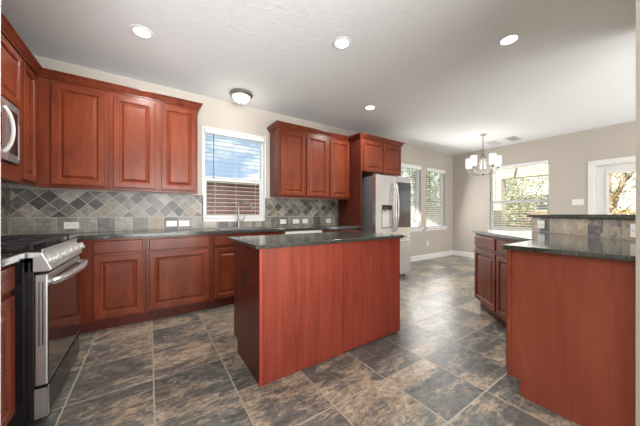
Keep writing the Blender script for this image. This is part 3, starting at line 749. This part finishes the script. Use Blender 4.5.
# chandelier
chx, chy = 5.607, 2.412
r = thing('chandelier', 'five-arm brushed nickel chandelier with frosted shades', 'chandelier', (chx, chy, 0))
MB().lathe([(.062, CZ - .0004), (.062, CZ - .012), (.03, CZ - .03), (.012, CZ - .04)], seg=24).build('canopy', M['nickel'], r, smooth=True)
MB().tube([(0, 0, CZ - .03), (0, 0, 2.40)], .0085, 10).build('rod', M['nickel'], r, smooth=True)
MB().lathe([(.012, 2.44), (.026, 2.43), (.026, 2.30), (.013, 2.27), (.013, 2.00), (.022, 1.97), (.040, 1.945), (.036, 1.92), (.016, 1.90), (.016, 1.885), (.004, 1.865)], seg=20).build('column', M['nickel'], r, smooth=True)
for k in range(5):
    a = 2 * PI * k / 5 + math.radians(23.3); ca, sa = math.cos(a), math.sin(a)
    f = lambda R_, z: (R_ * ca, R_ * sa, z)
    m = MB().tube(bez(f(.02, 1.935), f(.14, 1.90), f(.26, 1.95), f(.265, 2.06), 12), .0095, 8)
    m.tube(bez(f(.02, 2.39), f(.05, 2.18), f(.10, 2.02), f(.20, 1.955), 10), .006, 6)
    m.build('arm', M['nickel'], r, smooth=True)
    s = MB().lathe([(.010, 2.045), (.030, 2.058), (.034, 2.068), (.020, 2.072)], f(.265, 0), 16).build('lamp_cup', M['nickel'], r, smooth=True)
    MB().lathe([(.03, 2.071), (.056, 2.085), (.062, 2.14), (.062, 2.26), (.059, 2.285), (.05, 2.285)], f(.265, 0), 20).build('lamp_shade', M['shade'], r, smooth=True)
point('lamp', (0, 0, 2.14), 5, .22, (1, .95, .87), None, r)
def vent(label, x, y, mat):
    r = thing('ceiling_vent', label, 'vent', (x, y, CZ), 0, 'ceiling air vents')
    MB().box(-.19, .19, -.09, .09, -.003, -.0004).build('backing', mat, r)
    m = MB().box(-.2, -.18, -.1, .1, -.009, -.0032).box(.18, .2, -.1, .1, -.009, -.0032).box(-.18, .18, -.1, -.08, -.009, -.0032).box(-.18, .18, .08, .1, -.009, -.0032)
    m.build('frame', M['vent'], r)
    m = MB()
    for k in range(7): m.box(-.18, .18, -.074 + k * .0235, -.067 + k * .0235, -.008, -.0032)
    m.build('louvres', M['vent'], r)
vent('darker of the two ceiling air vents, right of the chandelier', 6.441, 2.18, M['vent_dark'])
vent('pale ceiling air vent nearest the chandelier canopy', 6.467, 2.56, M['vent'])

# ------------------------------------------------------------------ outdoors
o = MB().box(-8, 30, WY + T + .01, 30, -.32, -.28).box(RX + T + .01, 30, -14, WY + T + .01, -.32, -.28).build('ground_lawn', M['lawn']); struct(o)
# neighbour's low brick house seen through the sink window
r = thing('neighbor_house', 'low red brick house beyond the sink window', 'house', (-3.5, 8.0, 0))
MB().box(0, 8.3, 0, 3, -.28, 2.0).build('wall', M['brick'], r)
MB().box(-.3, 8.6, -.32, -.02, 1.99, 2.14).build('fascia', M['fascia'], r)
MB().extrude_x([(-.02, 2.0), (-.32, 2.145), (1.4, 2.30), (3.2, 2.145)], -.3, 8.6).build('roof', M['fascia'], r)
def fence(label, p0, p1, h, mat, z0=-.28):
    p0, p1 = Vector(p0), Vector(p1); L = (p1 - p0).length
    r = thing('wooden_fence', label, 'fence', (p0.x, p0.y, z0), math.atan2(p1.y - p0.y, p1.x - p0.x), 'wooden garden fences')
    m = MB(); n = int(L / .15); rnd = random.Random(4)
    for i in range(n): m.box(i * .15 + .004, i * .15 + .146, 0, .02, 0.02, h + rnd.uniform(-.012, .012))
    m.build('boards', mat, r); MB().box(0, L, .0205, .06, .3, .38).box(0, L, .0205, .06, h - .3, h - .22).build('rail', mat, r)
fence('brown board fence beyond the patio at the far end of the garden', (14.5, -10), (14.5, 8.2), 1.55, M['fence'])
fence('pale bleached board fence outside the two dining windows', (6.2, 8.4), (15, 8.4), 1.9, M['fence_grey'])
r = thing('patio_cover', 'open cream patio frame of posts and rafters outside the wide dining window', 'patio cover', (RX + T + .01, 0, 0))
for k in range(9): MB().box(0, 2.1, -3.9 + k * .95, -3.86 + k * .95, 2.40, 2.54).build('rafter', M['patio_ceiling'], r)
MB().box(1.35, 1.55, -4, 3.9, 2.14, 2.399).build('beam', M['cream'], r, .005)
for y in (3.28, -3.7): MB().box(1.30, 1.60, y - .14, y + .14, -.28, 2.1395).build('post', M['cream'], r, .006)
r = thing('distant_house', 'grey green house with dark roof beyond the garden fence', 'house', (19.0, 4.6, -.28))
MB().box(0, 5, 0, 4.4, 0, 2.3).build('wall', M['siding'], r)
m = MB(); m.prism([(-.5, -.4), (5.5, -.4), (5.5, 4.8), (-.5, 4.8)], 2.3, 2.5); m.build('eave', M['shingle'], r)

def tree(label, loc, h, seed, nstem, spread, nleaf, leafsize, mat, r0=.07, crown=.42, cat='tree', name='tree', group='garden trees', crown_r=.5, br=.085):
    rnd = random.Random(seed); r = thing(name, label, cat, (*loc, -.28), 0, group); m = MB(); tips = []
    for s in range(nstem):
        a = 2 * PI * s / nstem + rnd.uniform(-.4, .4); lean = spread * rnd.uniform(.5, 1.1)
        p = [Vector((.06 * math.cos(a), .06 * math.sin(a), 0.0))]; d = Vector((math.cos(a) * lean, math.sin(a) * lean, 1)).normalized()
        n = 7
        for i in range(n):
            d = (d + Vector((rnd.uniform(-.18, .18), rnd.uniform(-.18, .18), .06))).normalized(); p.append(p[-1] + d * h * .8 / n)
        m.tube(p, [r0 * (1 - .8 * i / n) for i in range(n + 1)], 7)
        for i in range(2, n + 1):
            for b in range(2):
                bd_ = (d + Vector((rnd.uniform(-1, 1), rnd.uniform(-1, 1), rnd.uniform(-.1, .9)))).normalized(); q = [p[i]]
                for j in range(4): bd_ = (bd_ + Vector((rnd.uniform(-.3, .3), rnd.uniform(-.3, .3), rnd.uniform(-.1, .2)))).normalized(); q.append(q[-1] + bd_ * h * br)
                rr = r0 * (1 - .8 * i / n) * .5; m.tube(q, [rr, rr * .8, rr * .6, rr * .4, rr * .25], 5); tips += [q[2], q[3], q[4]]
        tips.append(p[-1])
    m.build('trunk', M['bark'], r, smooth=True)
    f = MB()
    for i in range(nleaf):
        c = rnd.choice(tips) + Vector((rnd.gauss(0, 1), rnd.gauss(0, 1), rnd.gauss(0, 1))) * crown_r * .5
        u = Vector((rnd.gauss(0, 1), rnd.gauss(0, 1), rnd.gauss(0, .6))).normalized(); v = u.orthogonal().normalized(); v = (v + u.cross(v) * rnd.uniform(-1, 1)).normalized()
        L_ = leafsize * rnd.uniform(.7, 1.3)
        f.bm.faces.new([f.bm.verts.new(c + k) for k in (-u * L_, v * L_ * .45, u * L_, -v * L_ * .45)])
    f.build('foliage', mat, r)
    return r
tree('many-stemmed bare-limbed tree outside the glass garden door', (10.7, 1.62), 3.4, 3, 7, .20, 1500, .05, M['leaf_olive'], .10, crown_r=.4, br=.06)
tree('leafy tree outside the wide dining window', (11.75, 3.95), 3.9, 8, 6, .16, 5200, .055, M['leaf_olive'], .05, crown_r=.42, br=.055)
tree('green tree above the bleached fence outside the dining windows', (10.3, 7.1), 4.2, 21, 4, .14, 3500, .07, M['leaf'], .06, crown_r=.5, br=.055)
def bush(label, loc, rx, h, seed, mat):
    rnd = random.Random(seed); r = thing('garden_bush', label, 'bush', (*loc, -.28), 0, 'garden bushes'); m = MB(); f = MB()
    for i in range(7):
        a = rnd.uniform(0, 2 * PI); m.tube([(0, 0, 0), (math.cos(a) * rx * .3, math.sin(a) * rx * .3, h * .5), (math.cos(a) * rx * .6, math.sin(a) * rx * .6, h * .85)], [.02, .014, .008], 5)
    m.build('stems', M['bark'], r)
    for i in range(1500):
        a, b = rnd.uniform(0, 2 * PI), rnd.uniform(-.9, 1); q = math.sqrt(max(0, 1 - b * b)) * rx * rnd.uniform(.6, 1.05)
        c = Vector((math.cos(a) * q, math.sin(a) * q, h * .55 + b * h * .45)); u = Vector((rnd.gauss(0, 1), rnd.gauss(0, 1), rnd.gauss(0, 1))).normalized(); v = u.orthogonal().normalized()
        f.bm.faces.new([f.bm.verts.new(c + k) for k in (-u * .06, v * .03, u * .06, -v * .03)])
    f.build('foliage', mat, r)
bush('rounded green bush in front of the brown fence, left in the wide window', (13.35, 4.85), .72, 1.5, 1, M['leaf'])
bush('rounded green bush in front of the brown fence, middle of the wide window', (13.35, 3.3), .72, 1.35, 2, M['leaf'])
